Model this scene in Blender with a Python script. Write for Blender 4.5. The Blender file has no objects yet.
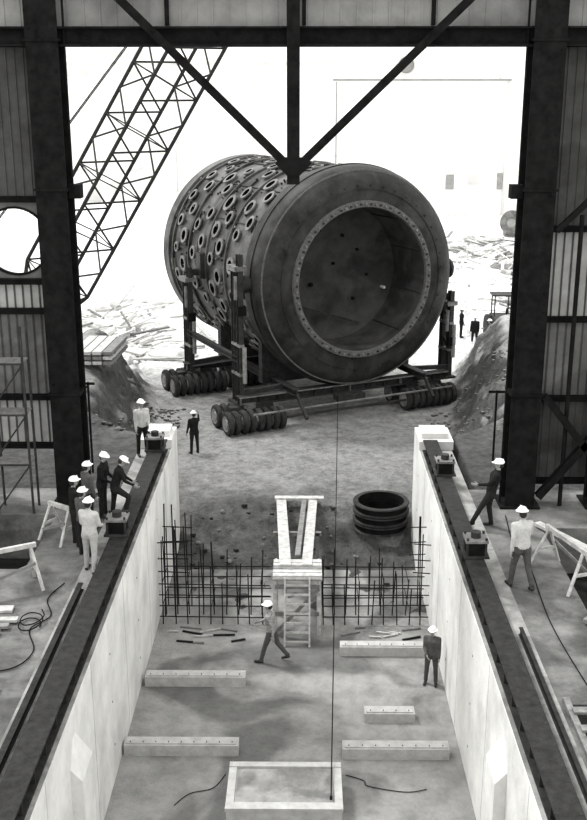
import bpy, math, random
import numpy as np
from mathutils import Vector, Matrix, noise
random.seed(7)
sc = bpy.context.scene
sc.view_settings.view_transform = 'Standard'
D2R = math.pi/180

# ------------------------------------------------------------------ materials
def mat(name, v, rough=0.8, var=0.25, scale=2.0, bump=0.0, bscale=20.0, metal=0.0, stain=0.0, sscale=0.3, streak=False, spec=0.2, sp0=.40, sp1=.50, sstreak=None):
    m = bpy.data.materials.new(name); m.use_nodes = True
    nt = m.node_tree; N = nt.nodes; L = nt.links
    b = N['Principled BSDF']; b.inputs['Roughness'].default_value = rough
    b.inputs['Metallic'].default_value = metal
    b.inputs['Specular IOR Level'].default_value = spec
    tc = N.new('ShaderNodeTexCoord')
    mp = N.new('ShaderNodeMapping')
    if streak: mp.inputs['Scale'].default_value = (1, 1, 0.15)
    L.new(tc.outputs['Object'], mp.inputs['Vector'])
    n = N.new('ShaderNodeTexNoise'); n.inputs['Scale'].default_value = scale
    n.inputs['Detail'].default_value = 8; n.inputs['Roughness'].default_value = 0.7
    L.new(mp.outputs['Vector'], n.inputs['Vector'])
    r = N.new('ShaderNodeValToRGB')
    lo = max(0, v*(1-var)); hi = min(1, v*(1+var))
    r.color_ramp.elements[0].position = 0.33; r.color_ramp.elements[0].color = (lo, lo*.995, lo*0.965, 1)
    r.color_ramp.elements[1].position = 0.67; r.color_ramp.elements[1].color = (hi, hi*.995, hi*0.965, 1)
    L.new(n.outputs['Fac'], r.inputs['Fac'])
    out = r.outputs['Color']
    if stain > 0:
        n2 = N.new('ShaderNodeTexNoise'); n2.inputs['Scale'].default_value = sscale
        n2.inputs['Detail'].default_value = 6; n2.inputs['Distortion'].default_value = .6
        if sstreak:
            mp2 = N.new('ShaderNodeMapping'); mp2.inputs['Scale'].default_value = sstreak
            L.new(tc.outputs['Object'], mp2.inputs['Vector']); L.new(mp2.outputs['Vector'], n2.inputs['Vector'])
        else: L.new(tc.outputs['Object'], n2.inputs['Vector'])
        r2 = N.new('ShaderNodeValToRGB')
        r2.color_ramp.elements[0].position = sp0; k = 1-stain
        r2.color_ramp.elements[0].color = (k, k, k, 1)
        r2.color_ramp.elements[1].position = sp1; r2.color_ramp.elements[1].color = (1, 1, 1, 1)
        L.new(n2.outputs['Fac'], r2.inputs['Fac'])
        mx = N.new('ShaderNodeMixRGB'); mx.blend_type = 'MULTIPLY'; mx.inputs['Fac'].default_value = 1
        L.new(out, mx.inputs['Color1']); L.new(r2.outputs['Color'], mx.inputs['Color2'])
        out = mx.outputs['Color']
    L.new(out, b.inputs['Base Color'])
    if bump > 0:
        n3 = N.new('ShaderNodeTexNoise'); n3.inputs['Scale'].default_value = bscale; n3.inputs['Detail'].default_value = 5
        L.new(tc.outputs['Object'], n3.inputs['Vector'])
        bp = N.new('ShaderNodeBump'); bp.inputs['Strength'].default_value = bump; bp.inputs['Distance'].default_value = 0.1
        L.new(n3.outputs['Fac'], bp.inputs['Height']); L.new(bp.outputs['Normal'], b.inputs['Normal'])
    return m

M = dict(
 steel_dark = mat('dark_and_shaded_steel', 0.009, 0.8, 0.5, 3, spec=.03),  # near-black; silhouette shade of the door frame put into the base colour
 steel_mid = mat('primed_steel', 0.032, 0.6, 0.5, 4, spec=.1),
 beam_top = mat('rail_beam_steel', 0.026, 0.7, 0.4, 5, spec=.06),
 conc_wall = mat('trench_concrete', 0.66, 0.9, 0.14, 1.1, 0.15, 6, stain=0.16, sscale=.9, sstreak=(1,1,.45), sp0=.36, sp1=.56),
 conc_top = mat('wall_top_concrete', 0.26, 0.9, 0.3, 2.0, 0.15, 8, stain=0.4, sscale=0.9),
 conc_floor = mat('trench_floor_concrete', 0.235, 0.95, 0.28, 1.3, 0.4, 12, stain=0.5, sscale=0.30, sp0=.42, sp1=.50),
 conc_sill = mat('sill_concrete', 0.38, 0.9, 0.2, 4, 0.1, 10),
 deck = mat('deck_concrete', 0.14, 0.9, 0.45, 1.4, 0.3, 10, stain=0.5, sscale=0.5, sp0=.42, sp1=.52),  # indoor dimness put into a darker base colour; no roof above
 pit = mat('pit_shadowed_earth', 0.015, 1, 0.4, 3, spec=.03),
 wood = mat('pale_timber', 0.40, 0.8, 0.35, 5),
 wood_d = mat('weathered_timber', 0.17, 0.85, 0.4, 6),
 rebar = mat('rusty_rebar', 0.015, 0.8, 0.3, 8, spec=.05),
 siding = mat('corrugated_siding', 0.06, 0.8, 0.3, 1.5, stain=0.3, sscale=0.6, spec=.06),
 siding_h = mat('end_wall_siding', 0.13, 0.8, 0.3, 1.5, stain=0.3, sscale=0.6, spec=.06),
 panel = mat('header_panel', 0.24, 0.8, 0.2, 1.0, stain=0.3, sscale=0.4, spec=.06),
 siding_l = mat('backlit_tone_siding', 0.30, 0.6, 0.2, 1.5),  # opaque; daylight through the panels put into a paler base colour
 vessel = mat('vessel_steel', 0.085, 0.5, 0.65, 0.9, 0.2, 5, stain=0.65, sscale=0.45, spec=.15),
 vessel_f = mat('vessel_flange_steel', 0.032, 0.5, 0.6, 1.0, 0.15, 6, stain=0.35, sscale=0.6, spec=.12),
 vessel_in = mat('vessel_inner_steel', 0.055, 0.7, 0.4, 0.8, stain=0.4, sscale=0.5, spec=.1),
 ringm = mat('machined_ring', 0.10, 0.5, 0.4, 8, spec=.15),
 nozz = mat('nozzle_rim', 0.15, 0.5, 0.55, 3),
 black = mat('black_void', 0.005, 0.9, 0.2, 5, spec=.02),
 tire = mat('tyre_rubber', 0.035, 0.85, 0.5, 6, spec=.1),
 hub = mat('wheel_hub', 0.22, 0.6, 0.4, 6),
 crane = mat('crane_steel', 0.03, 0.7, 0.3, 5, spec=.05),
 bldw = mat('white_cladding', 0.84, 0.8, 0.04, 0.3),
 bldg = mat('grey_cladding', 0.58, 0.8, 0.1, 0.3),
 glass = mat('dark_window', 0.28, 0.4, 0.2, 2),
 junk = mat('scrap_metal', 0.16, 0.8, 0.6, 1.5),
 rubble = mat('pale_rubble', 0.5, 0.9, 0.5, 1.2),
 canvas = mat('pale_canvas', 0.6, 0.9, 0.2, 1.0),
 skin = mat('skin', 0.26, 0.6, 0.08, 8),
 hair = mat('hair', 0.02, 0.7, 0.2, 20),
 hat = mat('white_hard_hat', 0.8, 0.35, 0.03, 5),
 boot = mat('boot_leather', 0.02, 0.6, 0.3, 10),
 sh_dark = mat('dark_jacket', 0.014, 0.9, 0.35, 12, spec=.05),
 sh_mid = mat('grey_shirt', 0.07, 0.9, 0.3, 12),
 sh_light = mat('light_shirt', 0.42, 0.9, 0.15, 12),
 sh_plaid = mat('plaid_shirt', 0.25, 0.9, 0.7, 22),
 p_dark = mat('dark_trousers', 0.018, 0.9, 0.3, 12, spec=.05),
 p_mid = mat('grey_trousers', 0.06, 0.9, 0.3, 12),
 p_light = mat('light_trousers', 0.32, 0.9, 0.15, 12),
)

# ------------------------------------------------------------------ mesh builder
class MB:
    def __init__(s): s.v=[]; s.f=[]; s.m=[]; s.mats=[]; s.M=Matrix.Identity(4)
    def mi(s, k):
        if k not in s.mats: s.mats.append(k)
        return s.mats.index(k)
    def add(s, vs, fs, k):
        o=len(s.v); s.v += [tuple(s.M@Vector(p)) for p in vs]
        i=s.mi(k)
        for f in fs: s.f.append(tuple(o+a for a in f)); s.m.append(i)
    def box(s, x0,x1,y0,y1,z0,z1,k):
        vs=[(x,y,z) for z in (z0,z1) for y in (y0,y1) for x in (x0,x1)]
        s.add(vs,[(0,2,3,1),(4,5,7,6),(0,1,5,4),(2,6,7,3),(0,4,6,2),(1,3,7,5)],k)
    def bar(s, p0,p1,w,h,k,up=(0,0,1)):
        p0=Vector(p0);p1=Vector(p1);d=(p1-p0).normalized();u=Vector(up)
        if abs(d.dot(u))>0.98: u=Vector((0,1,0))
        sd=d.cross(u).normalized();u=sd.cross(d)
        vs=[]
        for p in (p0,p1):
            for a,b in((-1,-1),(1,-1),(1,1),(-1,1)): vs.append(p+sd*a*w/2+u*b*h/2)
        s.add(vs,[(3,2,1,0),(4,5,6,7),(0,1,5,4),(1,2,6,5),(2,3,7,6),(3,0,4,7)],k)
    def ibeam(s,p0,p1,d,w,k,up=(0,0,1),t=0.04):
        p0=Vector(p0);p1=Vector(p1);dd=(p1-p0).normalized();u=Vector(up)
        sd=dd.cross(u).normalized();u=sd.cross(dd)
        o=u*(d/2-t/2)
        s.bar(p0+o,p1+o,w,t,k,up);s.bar(p0-o,p1-o,w,t,k,up);s.bar(p0,p1,t,d-2*t,k,up)
    def cyl(s,p0,p1,r0,k,r1=None,n=10,caps=True):
        if r1 is None: r1=r0
        p0=Vector(p0);p1=Vector(p1);d=(p1-p0)
        if d.length<1e-6: return
        d.normalize();u=Vector((0,0,1)) if abs(d.z)<0.9 else Vector((0,1,0))
        a=d.cross(u).normalized();b=a.cross(d)
        vs=[]
        for p,r in((p0,r0),(p1,r1)):
            for i in range(n):
                t=2*math.pi*i/n; vs.append(p+a*r*math.cos(t)+b*r*math.sin(t))
        fs=[(i,(i+1)%n,n+(i+1)%n,n+i) for i in range(n)]
        if caps: fs+=[tuple(range(n))[::-1],tuple(range(n,2*n))]
        s.add(vs,fs,k)
    def lathe(s,o,ax,prof,k,n=32,ks=None):
        o=Vector(o);d=Vector(ax).normalized();u=Vector((0,0,1)) if abs(d.z)<0.9 else Vector((0,1,0))
        a=d.cross(u).normalized();b=a.cross(d)
        base=len(s.v)
        for (h,r) in prof:
            for i in range(n):
                t=2*math.pi*i/n
                s.v.append(tuple(s.M@(o+d*h+a*r*math.cos(t)+b*r*math.sin(t))))
        for j in range(len(prof)-1):
            kk=s.mi(ks[j] if ks else k)
            for i in range(n):
                s.f.append((base+j*n+i,base+j*n+(i+1)%n,base+(j+1)*n+(i+1)%n,base+(j+1)*n+i)); s.m.append(kk)
    def ell(s,c,rx,ry,rz,k,n=12,m=8,z0=-1.0,rot=None):
        vs=[];fs=[]
        R=rot or Matrix.Identity(3)
        a0=math.asin(max(-1,min(1,z0)))
        for j in range(m+1):
            t=a0+(math.pi/2-a0)*j/m
            for i in range(n):
                p=2*math.pi*i/n
                vs.append(Vector(c)+R@Vector((rx*math.cos(t)*math.cos(p),ry*math.cos(t)*math.sin(p),rz*math.sin(t))))
        for j in range(m):
            for i in range(n): fs.append((j*n+i,j*n+(i+1)%n,(j+1)*n+(i+1)%n,(j+1)*n+i))
        s.add(vs,fs,k)
    def path(s,pts,r,k,n=6):
        for a,b in zip(pts[:-1],pts[1:]): s.cyl(a,b,r,k,n=n)
    def obj(s,name,smooth=None,loc=(0,0,0),rz=0):
        me=bpy.data.meshes.new(name); me.from_pydata(s.v,[],s.f)
        for k in s.mats: me.materials.append(M[k] if isinstance(k,str) else k)
        me.polygons.foreach_set('material_index',s.m)
        me.update()
        import bmesh
        bm=bmesh.new();bm.from_mesh(me);bmesh.ops.recalc_face_normals(bm,faces=bm.faces);bm.to_mesh(me);bm.free()
        if smooth is not None:
            me.shade_smooth(); me.set_sharp_from_angle(angle=smooth)
        o=bpy.data.objects.new(name,me); o.location=loc; o.rotation_euler=(0,0,rz)
        sc.collection.objects.link(o); return o

XL, XR = -4.25, 3.75      # inner trench faces
ZT = -4.0                 # trench floor
ZG = -3.0                 # outside ground
YE = 33.0                 # far end of trench walls

# ------------------------------------------------------------------ trench
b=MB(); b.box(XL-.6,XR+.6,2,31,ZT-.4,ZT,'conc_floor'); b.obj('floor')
def wall(name,xi,sgn):
    b=MB(); xo=xi+sgn*1.05
    b.box(min(xi,xo),max(xi,xo),2,YE,ZT-.4,0,'conc_wall')
    b.box(min(xi+sgn*.02,xo),max(xi+sgn*.02,xo),2,YE-.02,0,.012,'conc_top')
    for y in (16.6,9.0):
        p=xi-sgn*.22; h=.45
        vs=[(xi+sgn*.05,y-h,ZT),(p,y-h,ZT),(p,y+h,ZT),(xi+sgn*.05,y+h,ZT),
            (xi+sgn*.05,y-h,-.9),(p,y-h,-1.2),(p,y+h,-1.2),(xi+sgn*.05,y+h,-.9),(xi+sgn*.05,y,-.35)]
        b.add(vs,[(0,1,5,4),(1,2,6,5),(2,3,7,6),(4,5,8),(5,6,8),(6,7,8),(0,4,7,3)],'conc_wall')
    for j in range(6):
        y=31.6-3.8*j
        for z in (-.9,-2.1,-3.2):
            b.cyl((xi-sgn*.004,y,z),(xi+sgn*.02,y,z),.03,'steel_mid',n=8)
        b.box(min(xi-sgn*.003,xi),max(xi-sgn*.003,xi),y-1.9,y-1.892,ZT,0,'conc_top')
    b.obj(name)
wall('wall_left',XL,-1); wall('wall_right',XR,1)
b=MB(); b.box(XL,XR,2,2.4,ZT,0,'conc_wall'); b.obj('wall_near')

def rail(name,xc):
    b=MB()
    b.ibeam((xc,3,.203),(xc,31.4,.203),.38,.46,'beam_top',t=.04)
    for i in range(36):
        y=3.5+i*.78
        b.box(xc-.2,xc+.2,y-.015,y+.015,.04,.36,'beam_top')
    for i in range(70):
        y=3.3+i*.4
        for dx in(-.17,.17): b.cyl((xc+dx,y,.39),(xc+dx,y,.398),.02,'steel_mid',n=6)
    b.obj(name)
rail('track_beam',XL-.33); rail('track_beam',XR+.33)
b=MB(); b.ibeam((XL-.85,5,.105),(XL-.85,21.5,.105),.18,.12,'beam_top',t=.02); b.obj('guide_rail')
b=MB(); b.ibeam((XR+.85,5,.105),(XR+.85,19.5,.105),.18,.08,'beam_top',t=.02); b.obj('guide_rail')

# ------------------------------------------------------------------ deck with pits
def slab(name,x0,x1,y0,y1,holes,k):
    xs=sorted({x0,x1,*[h[0] for h in holes],*[h[1] for h in holes]})
    ys=sorted({y0,y1,*[h[2] for h in holes],*[h[3] for h in holes]})
    b=MB()
    for i in range(len(xs)-1):
        for j in range(len(ys)-1):
            cx=(xs[i]+xs[i+1])/2; cy=(ys[j]+ys[j+1])/2
            hole=any(h[0]<cx<h[1] and h[2]<cy<h[3] for h in holes)
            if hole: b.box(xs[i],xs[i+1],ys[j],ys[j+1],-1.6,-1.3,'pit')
            else: b.box(xs[i],xs[i+1],ys[j],ys[j+1],-1.6,0,k)
    b.obj(name)
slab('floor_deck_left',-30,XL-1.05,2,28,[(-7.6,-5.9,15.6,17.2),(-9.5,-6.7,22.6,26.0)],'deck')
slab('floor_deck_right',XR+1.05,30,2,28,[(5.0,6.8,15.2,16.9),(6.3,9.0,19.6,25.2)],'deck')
def cover(name,x0,x1,y0,y1,n,k='wood_d'):
    b=MB()
    b.box(x0-.12,x0,y0-.1,y1+.1,0.002,.1,k); b.box(x1,x1+.12,y0-.1,y1+.1,0.002,.1,k)
    for i in range(n):
        y=y0+(y1-y0)*(i+.3)/n
        b.box(x0-.05,x1+.05,y-.09,y+.09,.1,.15,k)
    b.obj(name)
cover('pit_plank_cover',5.0,6.8,15.2,16.9,3); cover('pit_plank_cover',-7.6,-5.9,15.6,17.2,3)

def sill(x0,x1,y,h=.28,w=.36):
    b=MB()
    b.box(x0,x1,y,y+w,ZT,ZT+h,'conc_sill')
    b.box(x0+.05,x1-.05,y+.05,y+w-.05,ZT+h,ZT+h+.03,'conc_sill')
    n=int((x1-x0)/.3)
    for i in range(n):
        x=x0+.15+(x1-x0-.3)*i/max(1,n-1)
        b.cyl((x,y+.1,ZT+h),(x,y+.1,ZT+h+.06),.01,'rebar',n=6)
    b.obj('concrete_sill')
sill(-4.15,-1.5,23.9); sill(1.05,3.6,25.5); sill(1.55,2.8,22.3,.25); sill(-4.2,-1.5,20.9); sill(.95,3.45,20.8)
b=MB(); b.box(-1.6,.85,18.3,19.9,ZT,ZT+.5,'conc_sill'); b.box(-1.62,.87,18.28,18.5,ZT+.5,ZT+.58,'conc_sill')
b.box(-1.62,.87,19.75,19.92,ZT+.5,ZT+.56,'conc_sill'); b.box(-1.62,-1.45,18.5,19.75,ZT+.5,ZT+.54,'conc_sill'); b.box(.7,.87,18.5,19.75,ZT+.5,ZT+.54,'conc_sill'); b.box(-1.42,.68,18.53,19.72,ZT+.5,ZT+.515,'conc_top'); b.obj('concrete_pedestal')

# ------------------------------------------------------------------ terrain
def ss(t): t=max(0,min(1,t)); return t*t*(3-2*t)
def hgt(x,y):
    n=noise.fractal(Vector((x*.35,y*.35,0)),1,2,5)
    n2=noise.fractal(Vector((x*1.4,y*1.4,3)),.8,2,5)
    z=ZG-1.1*ss((35.0-y)/3.8)
    if y>33.0: w=ss((y-33.0)/2.0)
    else: w=0
    if x<-4.7: 
        foot=5.0+(y-33)*.13*w
        bl=ss((-x-foot)/(.2+2.8*w+ .9*n*w))
        fade=1-ss((y-47.5-1.5*n)/5.0)
        top=-.06+.6*w*math.exp(-((-x-foot-2.6)/1.6)**2)
        z=z+(top-z)*bl*fade
        q=bl*(1-bl)*4*w
        z+=n2*.6*q + n*.4*w*fade*bl
    elif x>4.2:
        foot=4.75+(y-33)*.14*w
        bl=ss((x-foot)/(.2+2.7*w+ .9*n*w))
        fade=1-ss((y-51-1.5*n)/6.0)
        top=-.06+.55*w*math.exp(-((x-foot-2.7)/1.6)**2)
        z=z+(top-z)*bl*fade
        q=bl*(1-bl)*4*w
        z+=n2*.6*q+ n*.45*w*fade*bl
    else:
        r=ss((36-y)/3)
        z+=n2*.2*r
    if y>35 and abs(x)<7: z+=.04*n2
    if y>62: z+=.3*n*ss((y-62)/10)
    return z
xs=[-140,-90,-60,-40,-28,-20]+[-15+.2*i for i in range(int(32/.2)+1)]+[20,28,40,60,90,140]
ys=[28+.2*i for i in range(int(26/.2))]+[54+.6*i for i in range(30)]+[73,77,82,90,100,115,135,165,210,260]
vs=[(x,y,hgt(x,y)) for y in ys for x in xs]
nx=len(xs)
fs=[(j*nx+i,j*nx+i+1,(j+1)*nx+i+1,(j+1)*nx+i) for j in range(len(ys)-1) for i in range(nx-1)]
m=bpy.data.materials.new('dirt_and_gravel'); m.use_nodes=True; nt=m.node_tree; N=nt.nodes; L=nt.links
bs=N['Principled BSDF']; bs.inputs['Roughness'].default_value=1; bs.inputs['Specular IOR Level'].default_value=.05
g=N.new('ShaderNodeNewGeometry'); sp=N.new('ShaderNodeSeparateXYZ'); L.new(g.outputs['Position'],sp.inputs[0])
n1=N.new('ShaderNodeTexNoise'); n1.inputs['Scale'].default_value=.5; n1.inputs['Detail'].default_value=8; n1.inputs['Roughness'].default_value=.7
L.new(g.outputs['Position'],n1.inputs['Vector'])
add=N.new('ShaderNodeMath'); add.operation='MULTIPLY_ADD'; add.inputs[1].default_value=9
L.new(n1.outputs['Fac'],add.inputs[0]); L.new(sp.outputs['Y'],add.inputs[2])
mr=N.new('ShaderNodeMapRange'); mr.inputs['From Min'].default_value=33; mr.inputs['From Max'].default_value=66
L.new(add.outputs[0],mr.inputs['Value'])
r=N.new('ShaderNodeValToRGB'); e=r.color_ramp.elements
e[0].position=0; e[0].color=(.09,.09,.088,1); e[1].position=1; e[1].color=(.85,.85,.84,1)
for p,c in((.15,.11),(.25,.27),(.5,.34),(.66,.42),(.78,.78)):  # pales outward: lighter gravel, plus open-yard sunlight put into the colour
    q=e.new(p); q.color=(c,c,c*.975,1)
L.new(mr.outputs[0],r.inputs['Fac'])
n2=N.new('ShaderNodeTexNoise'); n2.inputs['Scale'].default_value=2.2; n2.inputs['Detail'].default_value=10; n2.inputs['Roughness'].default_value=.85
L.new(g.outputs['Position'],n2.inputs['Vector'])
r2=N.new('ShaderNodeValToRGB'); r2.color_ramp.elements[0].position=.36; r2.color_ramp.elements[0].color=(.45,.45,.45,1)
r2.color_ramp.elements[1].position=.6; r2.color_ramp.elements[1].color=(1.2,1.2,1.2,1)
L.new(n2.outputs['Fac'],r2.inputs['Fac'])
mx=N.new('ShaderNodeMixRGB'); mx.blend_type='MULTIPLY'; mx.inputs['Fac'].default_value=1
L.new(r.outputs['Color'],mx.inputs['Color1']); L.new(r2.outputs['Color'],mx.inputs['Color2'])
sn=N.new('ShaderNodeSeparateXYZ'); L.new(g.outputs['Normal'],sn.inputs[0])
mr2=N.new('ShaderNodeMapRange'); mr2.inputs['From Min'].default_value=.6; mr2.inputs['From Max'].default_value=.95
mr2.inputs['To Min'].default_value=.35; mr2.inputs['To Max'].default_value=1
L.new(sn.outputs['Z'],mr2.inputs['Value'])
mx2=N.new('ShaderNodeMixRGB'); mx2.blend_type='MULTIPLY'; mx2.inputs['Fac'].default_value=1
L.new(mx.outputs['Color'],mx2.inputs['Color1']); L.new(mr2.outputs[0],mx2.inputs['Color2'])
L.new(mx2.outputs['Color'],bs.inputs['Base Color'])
n3=N.new('ShaderNodeTexNoise'); n3.inputs['Scale'].default_value=5; n3.inputs['Detail'].default_value=9; n3.inputs['Roughness'].default_value=.7
L.new(g.outputs['Position'],n3.inputs['Vector'])
bp=N.new('ShaderNodeBump'); bp.inputs['Strength'].default_value=.9; bp.inputs['Distance'].default_value=.25
L.new(n3.outputs['Fac'],bp.inputs['Height']); L.new(bp.outputs['Normal'],bs.inputs['Normal'])
M['dirt']=m
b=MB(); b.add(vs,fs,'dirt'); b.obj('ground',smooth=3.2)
b=MB()
for i in range(700):
    side=random.random()
    if side<.42: x=random.uniform(-7.3,-5.5); y=random.uniform(33.5,46)
    elif side<.84: x=random.uniform(5.4,10); y=random.uniform(33.5,46)
    else: x=random.uniform(-4,3.4); y=random.uniform(29.5,34.5)
    if math.hypot(x-2.7,y-33.4)<1.3: continue
    r_=random.uniform(.03,.12)
    b.ell((x,y,hgt(x,y)+r_*.3),r_,r_*random.uniform(.6,1),r_*random.uniform(.5,.9),random.choice(['dirt','dirt','junk']),n=6,m=4)
b.obj('loose_rocks')

# ------------------------------------------------------------------ vessel (local: y = axis back, x = right)
VL=(2.66,45.0,ZG); VR=26.3*D2R; VC=6.24
b=MB()
prof=[(3.35,0.01),(3.25,1.4),(3.0,2.6),(2.7,3.14),(2.6,3.16),(0.05,3.16),(-.06,3.2),(-.06,3.44),(.06,3.47),(.08,3.9),(.16,4.3),(.26,4.55),(.45,4.75),(.75,4.9),(1.0,4.93),(1.85,4.93),(1.9,4.72),(12.0,4.72),(12.02,4.86),(12.8,4.86),(12.8,4.5),(13.2,3.0),(13.4,.01)]
ks=['vessel_in']*5+['ringm','ringm','ringm']+['vessel_f']*8+['vessel']*6
b.lathe((0,0,VC),(0,1,0),prof,'vessel',n=128,ks=ks)
def ring(a,w,R,h,k):
    b.lathe((0,0,VC),(0,1,0),[(a-w/2,R-.02),(a-w/2,R+h),(a+w/2,R+h),(a+w/2,R-.02)],k,n=96)
for a in (2.0,4.45,6.8,9.2,11.5): ring(a,.09,4.72,.12,'vessel')
ring(1.2,.08,4.93,.05,'vessel_f'); ring(.08,.05,3.95,.03,'vessel_f')
ring(.42,.03,4.72,.05,'ringm')
for i in range(84):
    t=2*math.pi*i/84
    c=Vector((3.32*math.cos(t),-.06,VC+3.32*math.sin(t)))
    b.cyl(c,c+Vector((0,-.07,0)),.05,'nozz' if i%2 else 'steel_mid',n=6)
for i in range(40):
    t=2*math.pi*(i+.5)/40
    c=Vector((4.1*math.cos(t),.13,VC+4.1*math.sin(t)))
    b.cyl(c,c+Vector((0,-.06,0)),.04,'vessel_f',n=6)
def surf(a,phi,R): 
    t=phi*D2R; return Vector((R*math.cos(t),a,VC+R*math.sin(t))), Vector((math.cos(t),0,math.sin(t)))
def nozzle(a,phi,r,h=.16,R=4.72):
    c,nrm=surf(a,phi,R)
    b.lathe(c-nrm*.08,nrm,[(0,r*1.12),(h*.6+.08,r*1.12),(h*.6+.08,r*1.3),(h+.08,r*1.3),(h+.08,r*.82),(.10,r*.8),(.10,.005)],'nozz',n=20,ks=['vessel','nozz','nozz','nozz','black','black'])
cols=[(2.75,.27,0),(3.65,.30,8),(5.2,.27,0),(6.1,.31,8),(7.5,.27,0),(8.5,.31,8),(9.9,.27,0),(10.9,.25,8)]
for ci,(a,r_,off) in enumerate(cols):
    phi=84+off
    while phi<262:
        if not(random.random()<.16): nozzle(a+random.uniform(-.06,.06),phi,r_*random.choice([.8,1,1,1.12]))
        phi+=16.5
    for phi in (0,25,50,300,330): nozzle(a,phi+off,r_)
for i in range(280):
    a=random.uniform(2.1,11.8); phi=random.uniform(70,250)
    c,nrm=surf(a,phi,4.72)
    if random.random()<.75: b.cyl(c-nrm*.02,c+nrm*random.uniform(.06,.16),random.uniform(.03,.07),random.choice(['nozz','vessel_f','steel_mid']),n=6)
    else:
        tan=Vector((-nrm.z,0,nrm.x)); b.bar(c-tan*.3,c+tan*.3,.07,.16,random.choice(['vessel_f','steel_mid','nozz']),up=nrm)
for phi in (105,128,151,174,197,220):
    for a0,a1 in((2.05,4.4),(4.5,6.75),(6.85,9.15),(9.25,11.45)):
        c0,nr=surf(a0,phi,4.74); c1,_=surf(a1,phi,4.74)
        b.bar(c0,c1,.05,.08,'vessel_f',up=nr)
for (x,z,r_) in ((.6,1.6,.10),(1.4,.9,.09),(1.9,-.3,.09),(1.2,-1.4,.1),(.2,.3,.08),(-.6,1.9,.08),(2.2,1.3,.07),(-1.0,-.6,.12)):
    rr=math.hypot(x,z); yy=3.32-.09*rr**1.3*.6
    b.cyl((x,yy+.1,VC+z),(x,yy-.12,VC+z),r_*.8,'steel_dark',n=12)
b.bar((-2.7,2.7,VC-1.2),(1.3,2.7,VC-2.5),.05,.1,'steel_mid')
b.cyl((2.6,2.9,VC-.9),(2.6,2.6,VC-.9),.07,'hat',n=10)  # white peg imitates a bright spot of light inside the opening
for t in (55,20,-15,-50):
    c0,n_=surf(.1,t,3.14); c1,_=surf(2.6,t,3.14); b.bar(c0,c1,.04,.05,'steel_mid',up=n_)
for sx in (-1,1):
    b.cyl((sx*4.6,1.4,VC),(sx*5.3,1.4,VC),.38,'vessel_f',n=20); b.cyl((sx*5.25,1.4,VC),(sx*5.38,1.4,VC),.46,'steel_mid',n=20)
    b.box(min(sx*4.6,sx*5.0),max(sx*4.6,sx*5.0),7.0,7.6,VC-.6,VC+.6,'vessel_f')
b.obj('reactor_vessel',smooth=.5,loc=VL,rz=VR)

# ------------------------------------------------------------------ transporter
b=MB()
def dolly(cx,cy):
    for row in (-.65,.65):
        y=cy+row
        b.cyl((cx-1.3,y,.52),(cx+1.3,y,.52),.09,'steel_mid',n=8)
        for i in range(8):
            x=cx-1.25+i*.357+(0 if i%2 else .03)
            b.lathe((x-.13,y,.52),(1,0,0),[(0,.01),(0,.2),(.04,.22),(.0,.34),(.02,.47),(.07,.52),(.19,.52),(.24,.47),(.26,.34),(.22,.22),(.26,.2),(.26,.01)],'tire',n=20,ks=['hub','hub','hub','tire','tire','tire','tire','tire','hub','hub','hub'])
    for x in (cx-.75,cx+.75):
        b.box(x-.09,x+.09,cy-.8,cy+.8,.62,.84,'steel_mid')
    b.box(cx-.9,cx+.9,cy-.2,cy+.2,.8,1.05,'steel_mid'); b.cyl((cx,cy,.95),(cx,cy,1.15),.35,'nozz',n=16)
RX0,RX1=-5.3,3.6
for cy in (.7,7.5):
    dolly(RX0,cy); dolly(RX1,cy)
    if cy>5: dolly(RX0+3.0,cy+.4)
    b.ibeam((RX0-.5,cy,1.28),(RX1+1.4,cy,1.28),.4,.45,'steel_mid',t=.05)
    for i in range(12):
        x=RX0-.4+i*.9; b.box(x-.015,x+.015,cy-.2,cy+.2,1.1,1.46,'nozz' if i%3==0 else 'steel_mid')
    b.box(RX0-.5,RX1+1.4,cy-.235,cy-.22,1.42,1.48,'nozz')
for x in (-3.4,3.2):
    b.ibeam((x,-.3,1.62),(x,9.2,1.62),.28,.35,'steel_mid',t=.04)
for cy in (2.5,7.5):
    n=24; vs=[];fs=[]
    for y in (cy-.2,cy+.2):
        for i in range(n+1):
            x=-3.9+7.8*i/n
            vs.append((x,y,VC-math.sqrt(4.75**2-x*x))); vs.append((x,y,1.45))
    o=2*(n+1)
    for i in range(n):
        a=2*i; fs+=[(a,a+2,a+3,a+1),(o+a,o+a+1,o+a+3,o+a+2),(a,o+a,o+a+2,a+2),(a+1,a+3,o+a+3,o+a+1)]
    fs+=[(0,1,o+1,o),(2*n,o+2*n,o+2*n+1,2*n+1)]
    b.add(vs,fs,'steel_mid')
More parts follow.
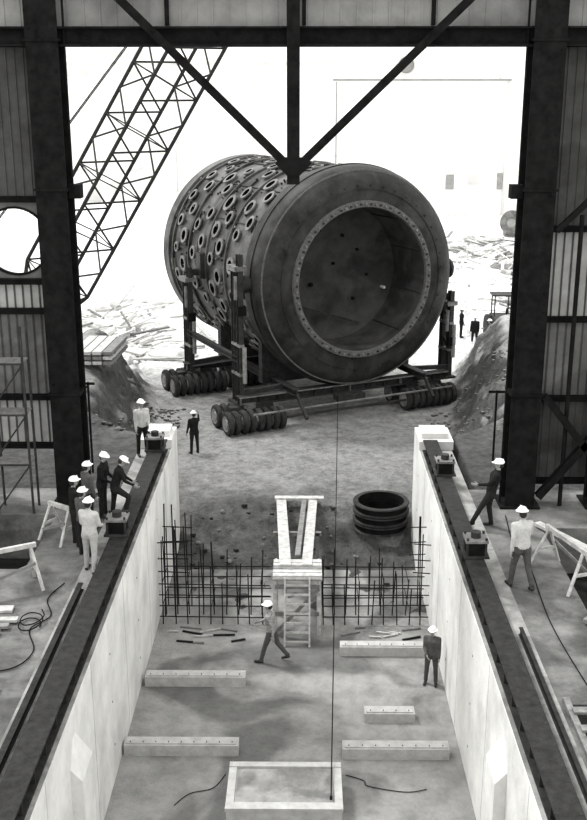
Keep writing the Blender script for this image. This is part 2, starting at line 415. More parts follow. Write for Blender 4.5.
for sx,yy,top in((-1,1.3,7.6),(1,1.4,5.2),(-1,7.5,6.2),(1,7.5,5.4)):
    x=sx*5.5 if sx<0 else 5.4
    b.ibeam((x,yy-.3,1.05),(x,yy-.3,top),.28,.22,'steel_mid',up=(0,1,0),t=.03)
    b.ibeam((x,yy+.3,1.05),(x,yy+.3,top-.5),.28,.22,'steel_mid',up=(0,1,0),t=.03)
    b.box(x-.25,x+.25,yy-.6,yy+.6,.97,1.08,'steel_mid')
    for z in (2.4,3.7): b.bar((x,yy-.3,z),(x,yy+.3,z+.6),.08,.12,'steel_mid'); b.box(x-.12,x+.12,yy-.46,yy+.46,z-.1,z+.02,'nozz')
    b.box(x-.28,x+.28,yy-.46,yy+.46,top-.7,top-.5,'nozz')
    b.bar((x,yy-.3,1.5),(sx*3.4,yy-.3,1.65),.15,.2,'steel_mid')
    b.cyl((x-.24,yy-.42,top-1.9),(x-.24,yy-.42,top-.9),.08,'nozz',n=8)
    b.cyl((x+.1,yy-.5,2.0),(x+.1,yy-.5,3.6),.1,'hub',n=8)
    b.box(x-.2,x+.2,yy-.55,yy-.35,top-2.6,top-2.2,'steel_dark')
    b.bar((x,yy,min(top-.3,VC+.1)),(sx*4.7,yy,min(top-.3,VC+.1)),.3,.3,'steel_mid')
b.ibeam((-5.5,1.2,3.0),(-5.5,7.5,3.0),.25,.2,'steel_mid',t=.03)
b.bar((-5.5,1.3,3.0),(-5.5,7.3,1.3),.08,.08,'steel_mid')
b.cyl((-3.8,-.15,.55),(2.4,-.15,.55),.06,'steel_mid',n=8); b.cyl((-5.6,-.55,.95),(4.6,-.4,.98),.05,'nozz',n=8)
b.bar((-3.4,-.3,1.5),(-3.4,-1.3,.7),.12,.14,'steel_mid'); b.bar((3.2,-.3,1.5),(3.2,-1.0,.8),.12,.14,'steel_mid')
b.box(-1.2,.2,.0,.5,.85,1.1,'steel_mid')
b.obj('heavy_haul_transporter',smooth=.6,loc=VL,rz=VR)

# ------------------------------------------------------------------ building frame
YF=27.0
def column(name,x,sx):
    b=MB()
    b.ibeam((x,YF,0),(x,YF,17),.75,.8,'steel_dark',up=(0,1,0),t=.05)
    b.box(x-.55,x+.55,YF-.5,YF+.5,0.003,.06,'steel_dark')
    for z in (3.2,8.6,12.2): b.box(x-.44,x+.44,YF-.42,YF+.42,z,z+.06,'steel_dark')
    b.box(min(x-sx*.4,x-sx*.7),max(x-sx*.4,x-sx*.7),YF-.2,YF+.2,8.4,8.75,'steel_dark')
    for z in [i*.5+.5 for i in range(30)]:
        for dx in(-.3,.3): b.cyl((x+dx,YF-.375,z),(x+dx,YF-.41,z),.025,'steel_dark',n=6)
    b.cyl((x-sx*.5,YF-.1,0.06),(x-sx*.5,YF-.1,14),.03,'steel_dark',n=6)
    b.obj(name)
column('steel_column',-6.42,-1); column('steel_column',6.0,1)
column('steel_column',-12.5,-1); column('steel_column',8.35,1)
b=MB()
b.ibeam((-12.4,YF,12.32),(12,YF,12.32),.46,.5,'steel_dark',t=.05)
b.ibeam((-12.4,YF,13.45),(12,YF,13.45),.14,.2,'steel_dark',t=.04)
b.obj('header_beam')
b=MB()
b.box(-12.4,12,YF+.3,YF+.34,12.25,17,'panel')
for i in range(60):
    x=-12.3+i*.4; b.box(x,x+.05,YF+.28,YF+.3,12.25,17,'panel')
for x in (-3.4,.0,3.2): b.box(x-.05,x+.05,YF+.15,YF+.28,12.6,17,'steel_dark')
b.obj('wall_upper_siding')
b=MB()
J=(-.26,YF-.35,8.95)
b.ibeam((J[0],J[1],8.78),(J[0],J[1],16),.24,.32,'steel_dark',up=(0,1,0),t=.04)
b.ibeam((J[0],J[1],9.1),(-5.55,YF-.35,14.2),.2,.2,'steel_dark',up=(0,1,0),t=.03)
b.ibeam((J[0],J[1],9.1),(5.1,YF-.35,14.2),.2,.2,'steel_dark',up=(0,1,0),t=.03)
g_=[(-.72,9.3),(-.42,9.0),(-.1,9.0),(.2,9.3),(.05,9.45),(-.57,9.45)]
vs=[(x,YF-.5,z) for x,z in g_]+[(x,YF-.46,z) for x,z in g_]
b.add(vs,[tuple(range(6)),tuple(range(11,5,-1))]+[(i,(i+1)%6,6+(i+1)%6,6+i) for i in range(6)],'steel_dark')
b.obj('hanging_brace')

def bay(name,x0,x1,hole=None,low=0):
    b=MB(); y=YF+.3
    zs=[(1.6,3.0,'siding_l'),(3.0,5.4,'siding_h'),(5.4,6.2,'siding_l'),(6.2,8.35,'siding_h'),(8.35,12.25,'siding')]
    if x0>0: zs=[(0.6,3.0,'siding'),(3.0,5.2,'siding_h'),(5.2,7.6,'siding_l'),(7.6,12.25,'siding')]
    for z0,z1,k in zs:
        if hole and z0<hole[1]<z1:
            cx,cz,R=hole; n=48; vs=[];fs=[]
            bx0,bx1=cx-R-.06,cx+R+.06
            b.box(x0,bx0,y,y+.04,z0,z1,k); b.box(bx1,x1,y,y+.04,z0,z1,k)
            for i in range(n):
                t=2*math.pi*i/n; c,s_=math.cos(t),math.sin(t)
                vs.append((cx+R*c,y,cz+R*s_))
                sx=(bx1-cx)/abs(c) if abs(c)>1e-6 else 1e9
                tz=((z1-cz) if s_>0 else (cz-z0))/abs(s_) if abs(s_)>1e-6 else 1e9
                q=min(sx,tz); vs.append((cx+q*c,y,cz+q*s_))
            for i in range(n):
                a=2*i;c_=2*((i+1)%n); fs.append((a,a+1,c_+1,c_))
            b.add(vs,fs,k)
            b.lathe((cx,y-.04,cz),(0,1,0),[(0,R+.06),(0,R),(.12,R),(.12,R+.06),(0,R+.06)],'steel_dark',n=40)
        else: b.box(x0,x1,y,y+.04,z0,z1,k)
        b.ibeam((x0,y-.12,z0),(x1,y-.12,z0),.16,.14,'steel_dark',t=.03)
    n=int((x1-x0)/.22)
    for i in range(n+1):
        x=x0+(x1-x0)*i/n
        if hole and abs(x-hole[0])<hole[2]+.08:
            for z0,z1,k in zs:
                if not (z0<hole[1]<z1): b.box(x-.02,x+.02,y-.03,y,z0,z1,'siding')
        else: b.box(x-.02,x+.02,y-.03,y,zs[0][0],12.25,'siding')
    b.obj(name)
bay('wall_end_left',-12.2,-6.85,hole=(-7.6,7.25,.85))
bay('wall_end_right',6.42,12.0)
b=MB()
b.ibeam((6.5,YF-.3,.3),(8.3,YF-.3,2.6),.2,.2,'steel_dark',up=(0,1,0),t=.03)
b.ibeam((6.5,YF-.3,3.2),(8.3,YF-.3,1.0),.2,.2,'steel_dark',up=(0,1,0),t=.03)
b.cyl((7.15,YF-.2,0),(7.15,YF-.2,8),.06,'steel_dark',n=8)
b.ibeam((6.5,YF-.3,7.6),(8.3,YF-.3,9.4),.14,.14,'steel_dark',up=(0,1,0),t=.03)
b.obj('wall_bracing')

b=MB()
for x in(-8.3,-7.35): 
    for y in (26.1,26.7): b.cyl((x,y,0),(x,y,5.2),.035,'steel_mid',n=6)
for z in(1.4,2.8,4.2):
    b.box(-8.3,-7.35,26.1,26.7,z,z+.04,'wood_d')
    b.cyl((-8.3,26.1,z),(-7.35,26.1,z),.03,'steel_mid',n=6); b.cyl((-8.3,26.1,z-1.3),(-7.35,26.1,z),.025,'steel_mid',n=6)
b.obj('scaffold_tower')

# ------------------------------------------------------------------ props on decks
def jack(name,x,y,z0=.4,s=1.0):
    b=MB()
    b.box(x-.3*s,x+.3*s,y-.3*s,y+.3*s,z0,z0+.05,'steel_mid')
    b.box(x-.22*s,x+.22*s,y-.22*s,y+.22*s,z0+.05,z0+.38*s,'steel_dark')
    for a,c in((-1,-1),(1,-1),(1,1),(-1,1)):
        b.cyl((x+a*.22*s,y+c*.22*s,z0+.05),(x+a*.22*s,y+c*.22*s,z0+.5*s),.03,'steel_mid',n=8)
    b.box(x-.27*s,x+.27*s,y-.27*s,y+.27*s,z0+.38*s,z0+.44*s,'nozz')
    b.cyl((x,y,z0+.44*s),(x,y,z0+.58*s),.12*s,'steel_mid',n=14)
    b.obj(name,smooth=.6)
jack('hydraulic_jack',XL-.35,30.4); jack('hydraulic_jack',XL-.4,23.9)
jack('hydraulic_jack',XR+.38,28.3); jack('hydraulic_jack',XR+.38,22.7)
b=MB(); b.box(XL-1.05,XL,31.6,33.0,.013,.3,'conc_wall'); b.box(XL-.95,XL-.1,31.9,32.7,.3,.5,'conc_wall'); b.obj('concrete_end_block')
b=MB(); b.box(XR,XR+1.1,31.5,33.0,.013,.3,'conc_wall'); b.box(XR+.1,XR+.95,31.8,32.7,.3,.48,'conc_wall'); b.obj('concrete_end_block')

def sawhorse(name,x,y,rz,w=1.8,h=1.0):
    b=MB()
    b.bar((-w/2,0,h),(w/2,0,h),.09,.1,'wood')
    for sx in(-1,1):
        for sy in(-1,1): b.bar((sx*w*.42,0,h),(sx*w*.5,sy*.42,0.0),.07,.04,'wood')
        b.bar((sx*w*.46,-.24,h*.45),(sx*w*.46,.24,h*.45),.04,.07,'wood')
    b.bar((-w*.46,-.3,h*.3),(w*.45,-.2,h*.62),.04,.07,'wood_d')
    b.obj(name,loc=(x,y,0.01),rz=rz)
sawhorse('sawhorse',-6.9,21.4,.5,1.7); sawhorse('sawhorse',-6.2,24.4,-.6,.8,.9)
sawhorse('sawhorse',6.15,22.2,1.9,1.7)
b=MB()
for i in range(4): b.bar((-8.6,18.9+i*.3,.06+.01*i),(-6.5+.12*i,19.1+i*.28,.08),.16,.06,'wood' if i%2 else 'wood_d')
b.bar((-8.5,20.4,.035),(-6.4,20.5,.035),.25,.06,'wood')
b.obj('plank_pile')
b=MB()
for i in range(3): b.bar((5.7+.3*i,17.9+.2*i,.12),(7.0,19.0+.2*i,.12),.16,.06,'wood')
b.bar((6.2,25.3,.1),(9.1,20.0,.15),.2,.08,'wood'); b.bar((6.1,19.9,.1),(9.2,23.0,.15),.2,.08,'wood_d')
b.obj('loose_planks')
def hose(name,pts,r=.025,k='steel_dark'):
    b=MB()
    P=[Vector(p) for p in pts]; out=[]
    for i in range(len(P)-1):
        p0=P[max(0,i-1)];p1=P[i];p2=P[i+1];p3=P[min(len(P)-1,i+2)]
        for j in range(8):
            t=j/8; out.append(.5*((2*p1)+(p2-p0)*t+(2*p0-5*p1+4*p2-p3)*t*t+(3*p1-p0-3*p2+p3)*t**3))
    out.append(P[-1]); b.path(out,r,k,n=6); b.obj(name,smooth=1.0)
hose('air_hose',[(-5.55,21.8,.03),(-5.75,21,.03),(-5.5,20.2,.03),(-5.8,19.6,.03),(-5.5,18.7,.03),(-5.8,18.0,.03),(-6.9,17.8,.03)],.014)
hose('air_hose',[(-5.85+.24*math.cos(t*.9)*(1+.1*math.sin(t)),19.7+.34*math.sin(t*.9)+.02*t,.03+.008*t) for t in range(16)],.014)
hose('air_hose',[(5.5,26,.03),(5.35,24,.03),(5.5,23.0,.03),(5.35,20,.03),(5.5,17.3,.03)],.014)
hose('welding_cable',[(1.0,20.2,ZT+.02),(1.4,20.0,ZT+.02),(1.5,19.8,ZT+.02),(2.3,19.6,ZT+.02),(2.8,19.7,ZT+.02)],.010)
hose('welding_cable',[(-1.75,20.2,ZT+.02),(-2.0,19.7,ZT+.02),(-2.5,19.5,ZT+.02),(-2.8,19.1,ZT+.02)],.010)
b=MB(); b.cyl((1.56,44.3,-1.75),(.62,18.6,ZT+.60),.014,'steel_dark',n=6); b.cyl((.62,18.6,ZT+.58),(.62,18.6,ZT+.66),.03,'steel_dark',n=8); b.obj('pulling_line')
b=MB()
b.cyl((-6.4,29.5,-.1),(-6.4,29.5,2.8),.035,'steel_dark',n=6); b.bar((-6.6,29.5,2.75),(-6.2,29.5,2.75),.05,.07,'steel_dark')
b.obj('signal_post')
b=MB(); b.cyl((5.95,30.5,-.1),(5.95,30.5,2.3),.035,'steel_dark',n=6); b.bar((5.7,30.5,2.25),(6.2,30.5,2.25),.05,.07,'steel_dark'); b.obj('signal_post')

# ------------------------------------------------------------------ walkway bridge and ladder
ZP=-2.2
b=MB()
b.bar((-.78,34.6,-2.86),(-.5,27.4,ZP+.05),.34,.07,'wood'); b.bar((.38,34.6,-2.86),(.12,27.4,ZP+.05),.3,.07,'wood')
b.bar((.05,33.8,-2.66),(-.15,28.0,ZP+.1),.16,.05,'wood_d')
b.bar((-1.0,34.3,-2.78),(.75,34.3,-2.78),.26,.1,'wood')
b.bar((-.95,30.8,-2.62),(.6,30.8,-2.62),.12,.12,'wood_d')
for x in(-.78,.48):
    b.bar((x,30.8,-4.0),(x,30.8,-2.6),.12,.12,'wood_d')
    for y in (26.7,27.9): b.bar((x,y,ZT),(x,y,ZP),.11,.11,'wood')
    b.bar((x,26.7,ZT+.2),(x,27.9,ZP-.3),.04,.1,'wood_d')
    b.bar((x,26.6,ZP-.08),(x,28.0,ZP-.08),.05,.16,'wood')
for i in range(6): b.bar((-.85,26.65+.23*i,ZP),(.56,26.65+.23*i,ZP),.19,.05,'wood' if i%3 else 'wood_d')
for z in (ZP-.25,ZP-1.1): b.bar((-.78,26.64,z),(.48,26.64,z),.05,.12,'wood_d')
b.bar((-.78,26.62,ZT+.1),(.48,26.62,ZP-.3),.04,.09,'wood_d')
b.bar((-.5,26.0,ZT),(-.5,26.6,ZP+.05),.05,.1,'wood'); b.bar((.2,26.0,ZT),(.2,26.6,ZP+.05),.05,.1,'wood')
for i in range(7):
    t=(i+.5)/7.3; b.bar((-.5,26.0+.6*t,ZT+1.85*t),(.2,26.0+.6*t,ZT+1.85*t),.06,.05,'wood')
b.obj('timber_walkway')

# ------------------------------------------------------------------ rebar
b=MB()
def hb(x0,x1,y,z,r=.018): b.cyl((x0,y,z),(x1,y,z+random.uniform(-.05,.05)),r,'rebar',n=5)
def vb(x,y,z0,z1,r=.019): b.cyl((x,y,z0),(x+random.uniform(-.07,.07),y+random.uniform(-.05,.05),z1),r,'rebar',n=5)
for y,zb in((27.3,ZT),(27.9,ZT),(28.5,ZT)):
    for x in np.arange(-4.1,3.7,.36):
        x+=random.uniform(-.06,.06)
        if -.95<x<.6: continue
        top=-2.5+random.uniform(-.35,.45)
        if x<-3.3: top=-.9+random.uniform(-.7,.3)
        elif x<-2.4: top=-1.9+random.uniform(-.3,.3)
        if x>3.2: top=-.9+random.uniform(-.5,.3)
        vb(min(x,3.65),y,zb,top)
    if y==27.9: continue
    for z in (-3.75,-3.4,-3.05,-2.7):
        hb(-4.2,-.95,y,z); hb(.6,3.7,y,z)
    for z in (-2.3,-1.9,-1.4): hb(-4.2,-3.3,y,z); hb(3.2,3.7,y,z)
for x in np.arange(-4.1,3.7,.72):
    for z in (-3.4,-2.7): b.cyl((x,27.3,z),(x,28.5,z),.013,'rebar',n=5)
for x in (-4.1,-3.8): vb(x,27.8,ZT,-.4,.022)
b.obj('rebar_cage')
b=MB()
for i in range(30):
    x=random.uniform(-3.9,3.0); y=random.uniform(26.1,27.1)
    if -1.7<x<1.0: continue
    a=random.uniform(-.4,.4); l=random.uniform(.4,1.2)
    b.bar((x,y,ZT+.03),(min(3.6,x+l*math.cos(a)*.6),y+l*math.sin(a)*.6,ZT+.04),.05,.04,random.choice(['wood_d','wood_d','wood','rebar']))
b.obj('timber_scraps')

b=MB()
cx_,cy_=2.72,33.4
zc=hgt(cx_,cy_)-.15
for i in range(3):
    z=zc+i*.34
    b.lathe((cx_,cy_,z),(0,0,1),[(0,.90),(.04,.98),(.08,.90),(.25,.90),(.29,.98),(.33,.96),(.33,.80),(.0,.80),(0,.90)],'steel_mid',n=48,ks=['steel_mid','steel_mid','steel_dark','steel_mid','steel_mid','steel_mid','steel_dark','steel_dark'])
b.obj('steel_liner_ring',smooth=.5)

# ------------------------------------------------------------------ outdoor stuff
b=MB()
z0=max(hgt(x,y) for x in (-8.9,-8,-7.6) for y in (40.3,41.5,43))+.03
for i in range(3):
    for j in range(4):
        x=-9.1+j*.42
        b.bar((x,40.0,z0+.13+i*.2),(x+.15,43.0,z0+.13+i*.2),.36,.13,random.choice(['wood','wood_d']))
    b.bar((-9.3,40.6,z0+.03+i*.2),(-7.6,40.6,z0+.03+i*.2),.1,.07,'wood_d'); b.bar((-9.3,42.4,z0+.03+i*.2),(-7.6,42.4,z0+.03+i*.2),.1,.07,'wood_d')
b.obj('lumber_stack')
def debris(name,cx,cy,w,d,n,kk,h=1.0,lump=.2):
    b=MB()
    for i in range(n):
        x=random.gauss(cx,w/2.2); y=random.uniform(cy-d/2,cy+d/2); z=hgt(x,y)
        t=random.random(); k=random.choice(kk); a=random.uniform(0,math.pi)
        if t<.65:
            l=random.uniform(1,4.5); dz=random.uniform(0,.5)*h
            b.bar((x,y,z+.1),(x+l*math.cos(a),y+l*math.sin(a),z+.12+dz),random.uniform(.08,.3),.1,k)
        elif t<.65+lump: b.ell((x,y,z),random.uniform(.4,1.5),random.uniform(.4,1.2),random.uniform(.2,.4)*h,k,n=9,m=5)
        else: b.cyl((x,y,z+.1),(x+.8*math.cos(a),y+.8*math.sin(a),z+.3),random.uniform(.1,.25),k,n=10)
    b.obj(name)
debris('timber_debris_pile',-12.5,64,7,16,100,['canvas','wood','rubble','canvas','canvas','junk'],1.1)
debris('timber_debris_pile',-10.5,57,3,5,30,['canvas','wood','bldw'],.8)
debris('scrap_pile',18,88,7,38,150,['junk','wood','rubble','rubble','canvas'],1.3,.25)
debris('scrap_pile',15.8,70,3,6,24,['rubble','wood_d','junk'],.7)
b=MB(); b.lathe((22,110,-1.4),(-.25,-1,0),[(0,.01),(0,1.2),(.12,1.2),(.12,.7),(1,.7),(1,1.2),(1.12,1.2),(1.12,.01)],'junk',n=28)
b.lathe((21.7,108.8,-1.4),(-.25,-1,0),[(0,.01),(0,.45),(.1,.45),(.1,.01)],'glass',n=20)
b.box(21.3,22.6,109.6,111,-3.2,-2.4,'junk'); b.obj('cable_reel')
b=MB()
X,Y,Z=11.9,60.5,-3.0
b.box(X-.6,X+.6,Y-1.2,Y+1.2,Z+.7,Z+1.5,'steel_mid'); b.box(X-.4,X+.4,Y-1.7,Y-1.2,Z+.6,Z+1.2,'steel_mid')
for sx in(-1,1):
    b.lathe((X+sx*.75-.17,Y+.7,Z+.75),(1,0,0),[(0,.01),(0,.7),(.06,.75),(.28,.75),(.34,.7),(.34,.01)],'tire',n=20)
    b.lathe((X+sx*.75-.12,Y-1.3,Z+.45),(1,0,0),[(0,.01),(0,.42),(.04,.45),(.2,.45),(.24,.42),(.24,.01)],'tire',n=20)
for sx in(-.5,.5):
    for sy in(.1,1.1): b.cyl((X+sx,Y+sy,Z+1.5),(X+sx,Y+sy,Z+2.7),.04,'steel_mid',n=6)
b.box(X-.65,X+.65,Y,Y+1.2,Z+2.7,Z+2.78,'steel_mid'); b.cyl((X,Y-1.0,Z+1.5),(X,Y-1.0,Z+2.2),.05,'steel_dark',n=8)
b.obj('tractor')

# crane
b=MB()
P0=Vector((-14.4,50,-1.4)); dr=Vector((5.15,0.6,8.6)).normalized(); LN=34
side=Vector((0,1,0)).cross(dr).normalized(); up=dr.cross(side).normalized()
ang=34*D2R; A=side*math.cos(ang)+up*math.sin(ang); B=up*math.cos(ang)-side*math.sin(ang); W=1.25
def cn(t,i):
    a,c=((-1,-1),(1,-1),(1,1),(-1,1))[i]
    k=min(1,max(.25,t/4.5)); return P0+dr*t+A*a*W*k+B*c*W*k
st=[0,2.2,4.5]+[4.5+1.35*i for i in range(1,21)]
for j in range(len(st)-1):
    t0,t1=st[j],st[j+1]
    for i in range(4):
        i2=(i+1)%4
        b.cyl(cn(t0,i),cn(t1,i),.1,'crane',n=6)
        if j%2: b.cyl(cn(t0,i),cn(t1,i2),.05,'crane',n=5)
        else: b.cyl(cn(t0,i2),cn(t1,i),.05,'crane',n=5)
        if j%2: b.cyl(cn(t1,i),cn(t1,i2),.035,'crane',n=5)
top=P0+dr*31.4
for o in (-.2,.2): b.cyl(P0+Vector((-3,o,3.5)),top+Vector((0,o,0)),.03,'crane',n=5)
b.cyl(P0+Vector((-3,0,3.5)),P0+Vector((-1.5,0,0)),.12,'crane',n=6)
cx,cy=P0.x-2.2,P0.y
b.box(cx-3.2,cx+1.9,cy-1.6,cy+1.6,-1.7,.9,'crane'); b.box(cx+.6,cx+2.2,cy-1.9,cy-.7,-1.6,.8,'crane')
b.box(cx+.7,cx+2.0,cy-1.94,cy-1.9,-.5,.6,'glass'); b.cyl((cx,cy,-2.1),(cx,cy,-1.7),1.4,'crane',n=20)
for sy in(-1,1):
    y=cy+sy*1.9
    b.box(cx-2.4,cx+2.4,y-.4,y+.4,-2.95,-2.05,'tire'); 
    for e_ in(-2.4,2.4): b.cyl((cx+e_,y-.4,-2.5),(cx+e_,y+.4,-2.5),.45,'tire',n=16)
b.obj('lattice_boom_crane',smooth=.8)

# background buildings
b=MB()
b.box(-70,60,166,190,-4,22,'bldw')
b.box(-38,4,165.8,166,16.1,16.5,'bldg'); b.box(-38,-24,165.7,166,17.3,18.2,'bldg')
for i in range(5): b.box(-37+i*2.6,-35.9+i*2.6,165.6,166,14.4,15.4,'bldg')
for x in (-20,-8,4,30): b.box(x,x+.15,165.8,166,-3,16,'bldg')
b.cyl((15.5,165,16),(15.5,166.2,16),1.2,'glass',n=24); b.lathe((15.5,164.6,16),(0,1,0),[(0,1.2),(0,1.4),(1.5,1.4),(1.5,1.2)],'bldg',n=24)
b.obj('warehouse_building')
b=MB()
b.box(3.6,25.2,132,150,-4,13.4,'bldw')
b.box(3.5,25.3,131.8,132,13.15,13.4,'glass'); b.box(3.5,25.3,131.9,132,4.2,4.3,'bldg')
b.box(17.8,18.8,131.8,132,.2,2.0,'glass'); b.box(20.6,22.0,131.8,132,.8,2.0,'bldg'); b.box(24.2,24.8,131.8,132,.2,2.2,'glass')
for i in range(5): b.box(10+i*1.3,10.8+i*1.3,131.8,132,-3,-1.2,'bldg')
b.cyl((4.0,131.8,-3),(4.0,131.8,13),.08,'glass',n=6); b.box(24.9,25.2,131.7,132,-3,13,'bldg')
b.obj('site_office_building')
b=MB(); b.box(-34,-24,150,156,-4,1.2,'bldw'); b.box(-34.2,-23.8,149.8,156.2,1.2,1.6,'bldg'); b.box(-31,-29,149.9,150,-3,-.4,'bldg'); b.box(-27.6,-26,149.9,150,-1.6,-.2,'bldg'); b.obj('storage_shed')

# ------------------------------------------------------------------ people
def person(name,x,y,z,yaw,H=1.84,lean=0,legL=(0,0,4),legR=(0,0,4),armL=(5,12,8),armR=(5,12,8),head=(0,0),shirt='sh_dark',pants='p_dark',side=0,hatk='hat'):
    V=Vector
    def rx(a): return Matrix.Rotation(a*D2R,3,'X')
    T=Matrix.Rotation(side*D2R,3,'Y')@rx(-lean)
    pel=V((0,0,0.95)); seg=[]
    tor=lambda p: pel+T@V(p)
    chest=tor((0,.0,.40)); neck=tor((0,-.01,.56)); headc=tor((0,.02,.70))
    sh={-1:tor((-.185,0,.47)),1:tor((.185,0,.47))}
    segs=[]
    for sx in(-1,1):
        segs.append((pel+V((sx*.06,0,0)),.125,tor((sx*.05,0,.2)),.115,'s'))
        segs.append((tor((sx*.05,0,.2)),.115,tor((sx*.075,.01,.38)),.135,'s'))
        segs.append((tor((sx*.075,.01,.38)),.13,tor((sx*.13,0,.46)),.085,'s'))
        segs.append((pel+V((sx*.07,0,-.02)),.125,pel+V((sx*.09,0,-.08)),.12,'p'))
    segs.append((sh[-1],.075,sh[1],.075,'s'))
    segs.append((tor((0,0,.46)),.085,neck,.06,'s'))
    segs.append((neck,.056,tor((0,.01,.63)),.054,'k'))
    feet=[];hd={}
    for sx,(pt,kn,ab) in((-1,legL),(1,legR)):
        hip=pel+V((sx*.095,0,-.03))
        a=pt*D2R; q=ab*D2R
        d1=V((sx*math.sin(q),math.sin(a),-math.cos(a))).normalized()
        a2=(pt-kn)*D2R; d2=V((sx*math.sin(q)*.6,math.sin(a2),-math.cos(a2))).normalized()
        knee=hip+d1*.43; ank=knee+d2*.42
        segs.append((hip,.105,knee,.068,'p')); segs.append((knee,.068,knee+d2*.16,.066,'p')); segs.append((knee+d2*.16,.066,ank,.056,'p'))
        fa=min(0,(pt-kn))*D2R*.6
        fd=V((sx*.12,math.cos(fa),math.sin(fa))).normalized()
        feet.append((ank,fd))
        segs.append((ank+V((0,0,.02)),.052,ank+V((0,-.02,-.045)),.045,'b'))
        segs.append((ank+V((0,-.03,-.045)),.044,ank+fd*.17+V((0,0,-.05)),.038,'b'))
    for sx,arm in((-1,armL),(1,armR)):
        pt,el,ab=arm[:3]; inw=arm[3] if len(arm)>3 else 0
        a=pt*D2R;q=ab*D2R
        d1=T@V((sx*math.sin(q),math.sin(a)*math.cos(q),-math.cos(a)*math.cos(q))).normalized()
        a2=(pt+el)*D2R; q2=(ab*.5-inw)*D2R
        d2=T@V((sx*math.sin(q2),math.sin(a2)*math.cos(q2),-math.cos(a2)*math.cos(q2))).normalized()
        e=sh[sx]+d1*.29; w=e+d2*.25
        segs.append((sh[sx],.072,e,.05,'s')); segs.append((e,.05,w,.036,'s')); segs.append((w,.03,w+d2*.03,.03,'k'))
        hd[sx]=(w,d2)
    mb=MB()
    for p0,r0,p1,r1,l in segs:
        mb.cyl(p0,p1,r0,'skin',r1=r1,n=14); mb.ell(p0,r0,r0,r0,'skin',n=14,m=10); mb.ell(p1,r1,r1,r1,'skin',n=14,m=10)
    me=bpy.data.meshes.new('tmp'); me.from_pydata(mb.v,[],mb.f); ob=bpy.data.objects.new('tmp',me); sc.collection.objects.link(ob)
    rm=ob.modifiers.new('r','REMESH'); rm.mode='VOXEL'; rm.voxel_size=.022
    sm=ob.modifiers.new('s','SMOOTH'); sm.factor=.5; sm.iterations=3
    dg=bpy.context.evaluated_depsgraph_get(); dg.update()
    m2=bpy.data.meshes.new_from_object(ob.evaluated_get(dg)); bpy.data.objects.remove(ob)
    nv=len(m2.vertices); co=np.empty(nv*3); m2.vertices.foreach_get('co',co); co=co.reshape(-1,3)
    best=np.full(nv,1e9); lab=np.zeros(nv,int)
    keys=['s','p','k','b']
    for p0,r0,p1,r1,l in segs:
        a=np.array(p0);d=np.array(p1)-a; t=np.clip(((co-a)@d)/(d@d+1e-9),0,1)
        dist=np.linalg.norm(co-a-t[:,None]*d,axis=1)-(r0+(r1-r0)*t)
        w=dist<best; best[w]=dist[w]; lab[w]=keys.index(l)
    fs=[tuple(p.vertices) for p in m2.polygons]
    out=MB()
    kk=[shirt,pants,'skin','boot']
    ids=[out.mi(k) for k in kk]
    out.v=[tuple(c) for c in co]; out.f=fs
    out.m=[ids[lab[f[0]]] for f in fs]
    bpy.data.meshes.remove(m2)
    for sx,(w,d) in hd.items():
        s_=V((sx,0,0)); s_=(s_-d*s_.dot(d)).normalized(); f_=d.cross(s_).normalized()
        if f_.y<0: f_=-f_
        R=Matrix((f_,s_,d)).transposed()
        out.ell(w+d*.065,.042,.018,.055,'skin',n=10,m=6,rot=R)
        for i,(ln,o_) in enumerate(((.07,.03),(.08,.01),(.075,-.01),(.058,-.03))):
            b0=w+d*.105+f_*o_; b1=b0+d*ln*.45-s_*.008; b2=b1+d*ln*.32-s_*.018; b3=b2+d*ln*.2-s_*.022
            out.cyl(b0,b1,.0095,'skin',r1=.009,n=6); out.cyl(b1,b2,.009,'skin',r1=.008,n=6); out.cyl(b2,b3,.008,'skin',r1=.006,n=6)
        t0=w+d*.03+f_*.03; t1=t0+f_*.03+d*.03; t2=t1+f_*.008+d*.03-s_*.01
        out.cyl(t0,t1,.012,'skin',r1=.011,n=6); out.cyl(t1,t2,.011,'skin',r1=.008,n=6)
    HR=T@Matrix.Rotation(head[0]*D2R,3,'Z')@rx(-head[1])
    h=lambda p: headc+HR@V(p)
    out.ell(h((0,-.01,.02)),.077,.098,.10,'skin',n=18,m=12,rot=HR)
    out.ell(h((0,.025,-.045)),.055,.065,.07,'skin',n=14,m=10,rot=HR)
    out.ell(h((0,-.022,.022)),.081,.098,.10,'hair',n=16,m=10,rot=HR)
    out.ell(h((0,-.045,-.02)),.074,.07,.07,'hair',n=14,m=8,rot=HR)
    out.cyl(h((0,.085,.025)),h((0,.112,-.018)),.009,'skin',r1=.016,n=8)
    for sx in(-1,1):
        out.ell(h((sx*.03,.078,.018)),.012,.01,.009,'hat',n=8,m=6,rot=HR); out.ell(h((sx*.03,.086,.018)),.005,.004,.005,'boot',n=6,m=4,rot=HR)
        out.ell(h((sx*.079,-.005,0)),.01,.022,.032,'skin',n=8,m=6,rot=HR)
        out.bar(h((sx*.014,.088,.038)),h((sx*.045,.08,.038)),.008,.007,'hair')
    out.bar(h((-.022,.087,-.055)),h((.022,.087,-.055)),.008,.008,'hair')
    out.ell(h((0,-.005,.055)),.105,.128,.105,hatk,n=20,m=8,z0=0,rot=HR)
    out.lathe(h((0,.006,.052)),HR@V((0,0,1)),[(0,.02),(0,.135),(.012,.135),(.02,.10)],hatk,n=20)
    out.ell(h((0,.06,.052)),.085,.12,.014,hatk,n=16,m=4,rot=HR)
    out.bar(h((0,-.10,.13)),h((0,.09,.14)),.022,.03,hatk,up=HR@V((0,0,1)))
    zmin=min(p.z for p,_ in feet)-.095
    s=H/1.80
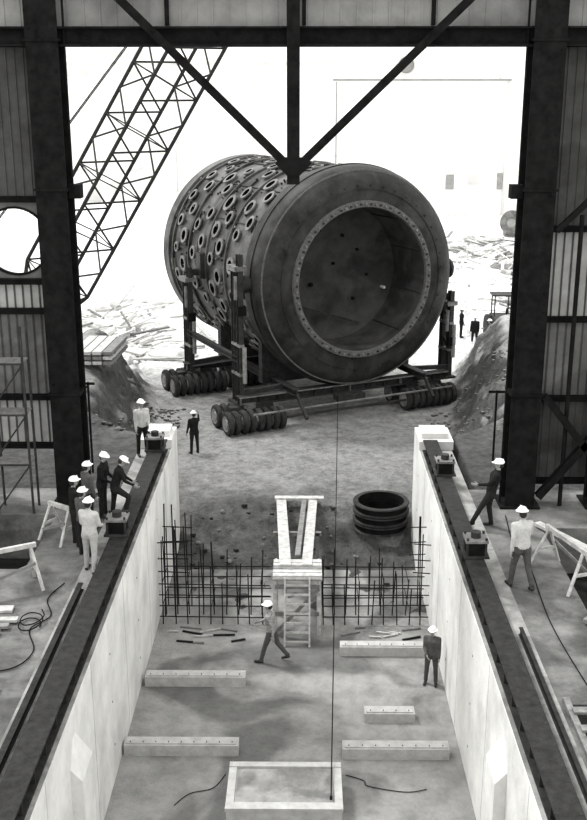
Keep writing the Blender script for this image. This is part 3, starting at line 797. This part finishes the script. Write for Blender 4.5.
    out.v=[((vx)*s,(vy)*s,(vz-zmin)*s) for vx,vy,vz in out.v]
    return out.obj(name,smooth=1.2,loc=(x,y,z),rz=yaw*D2R)
W_='construction_worker'
# left deck
person(W_,-5.08,30.9,.012,-150,shirt='sh_light',pants='p_dark',armL=(10,40,5,20),armR=(5,10,6))
person(W_,-4.42,39.8,hgt(-4.42,39.8)-.02,30,shirt='sh_dark',pants='p_dark',armR=(60,110,25,10),armL=(0,15,14),H=1.82)
person(W_,-5.72,24.0,0,-60,shirt='sh_dark',pants='p_dark',armL=(20,60,5,20),armR=(5,20,8))
person(W_,-5.62,25.1,0,-50,shirt='sh_mid',pants='p_dark')
person(W_,-5.4,25.9,0,-100,shirt='sh_dark',pants='p_dark',armL=(15,50,6,20),armR=(15,50,6,20),lean=6,head=(-20,5))
person(W_,-5.0,25.6,0.012,-80,shirt='sh_dark',pants='p_dark',lean=18,legR=(55,70,5),legL=(-6,2,5),armR=(45,30,5,10),armL=(40,30,5),head=(0,15))
person(W_,-5.38,23.35,0,-40,shirt='sh_mid',pants='p_dark',H=1.8)
person(W_,-5.04,22.45,0.012,-20,shirt='sh_light',pants='p_light',armL=(10,30,8,10),armR=(15,50,8,20),legL=(4,2,5),legR=(-8,4,5),H=1.88)
# right deck
person(W_,4.92,25.2,0.012,80,shirt='sh_dark',pants='p_dark',lean=-14,legL=(32,6,6),legR=(4,14,5),armL=(25,45,6,12),armR=(-20,15,14),head=(0,14),side=0,H=1.94)
person(W_,5.02,21.7,0,15,shirt='sh_light',pants='p_mid',legL=(12,8,5),legR=(-10,20,4),armL=(-12,20,10),armR=(22,40,10),lean=6,H=1.98)
# trench
person(W_,-.85,25.2,ZT,78,shirt='sh_plaid',pants='p_mid',legL=(20,6,3),legR=(-20,20,3),armL=(-20,20,8),armR=(28,40,8),lean=5,H=1.85)
person(W_,3.4,24.1,ZT,165,shirt='sh_mid',pants='p_mid',armL=(5,15,6),armR=(10,50,4,25),H=1.68)
# outside
person(W_,10.1,59.5,hgt(10.1,59.5),160,shirt='sh_dark',pants='p_dark')
person(W_,10.7,58.0,hgt(10.7,58.0),60,shirt='sh_mid',pants='p_dark',armR=(30,60,8,10))
person(W_,9.6,61.5,hgt(9.6,61.5),-90,shirt='sh_dark',pants='p_dark')

# ------------------------------------------------------------------ light, world, camera
w=bpy.data.worlds.new('overcast_sky'); sc.world=w; w.use_nodes=True
bg=w.node_tree.nodes['Background']; bg.inputs['Color'].default_value=(1,1,.985,1); bg.inputs['Strength'].default_value=2.0
sl=bpy.data.lights.new('sun','SUN'); sl.energy=3.2; sl.angle=8*D2R; so=bpy.data.objects.new('sun',sl); sc.collection.objects.link(so)
dvec=Vector((.55,-.36,-1.0)); so.rotation_euler=dvec.to_track_quat('-Z','Y').to_euler(); so.location=(-20,60,50)
cam=bpy.data.cameras.new('camera'); co_=bpy.data.objects.new('camera',cam); sc.collection.objects.link(co_)
co_.location=(0,0,10.8); co_.rotation_euler=((90-16.7)*D2R,0,.55*D2R)
cam.sensor_fit='VERTICAL'; cam.sensor_height=24; cam.lens=24*1030/820; cam.clip_end=600
sc.camera=co_
print('done')
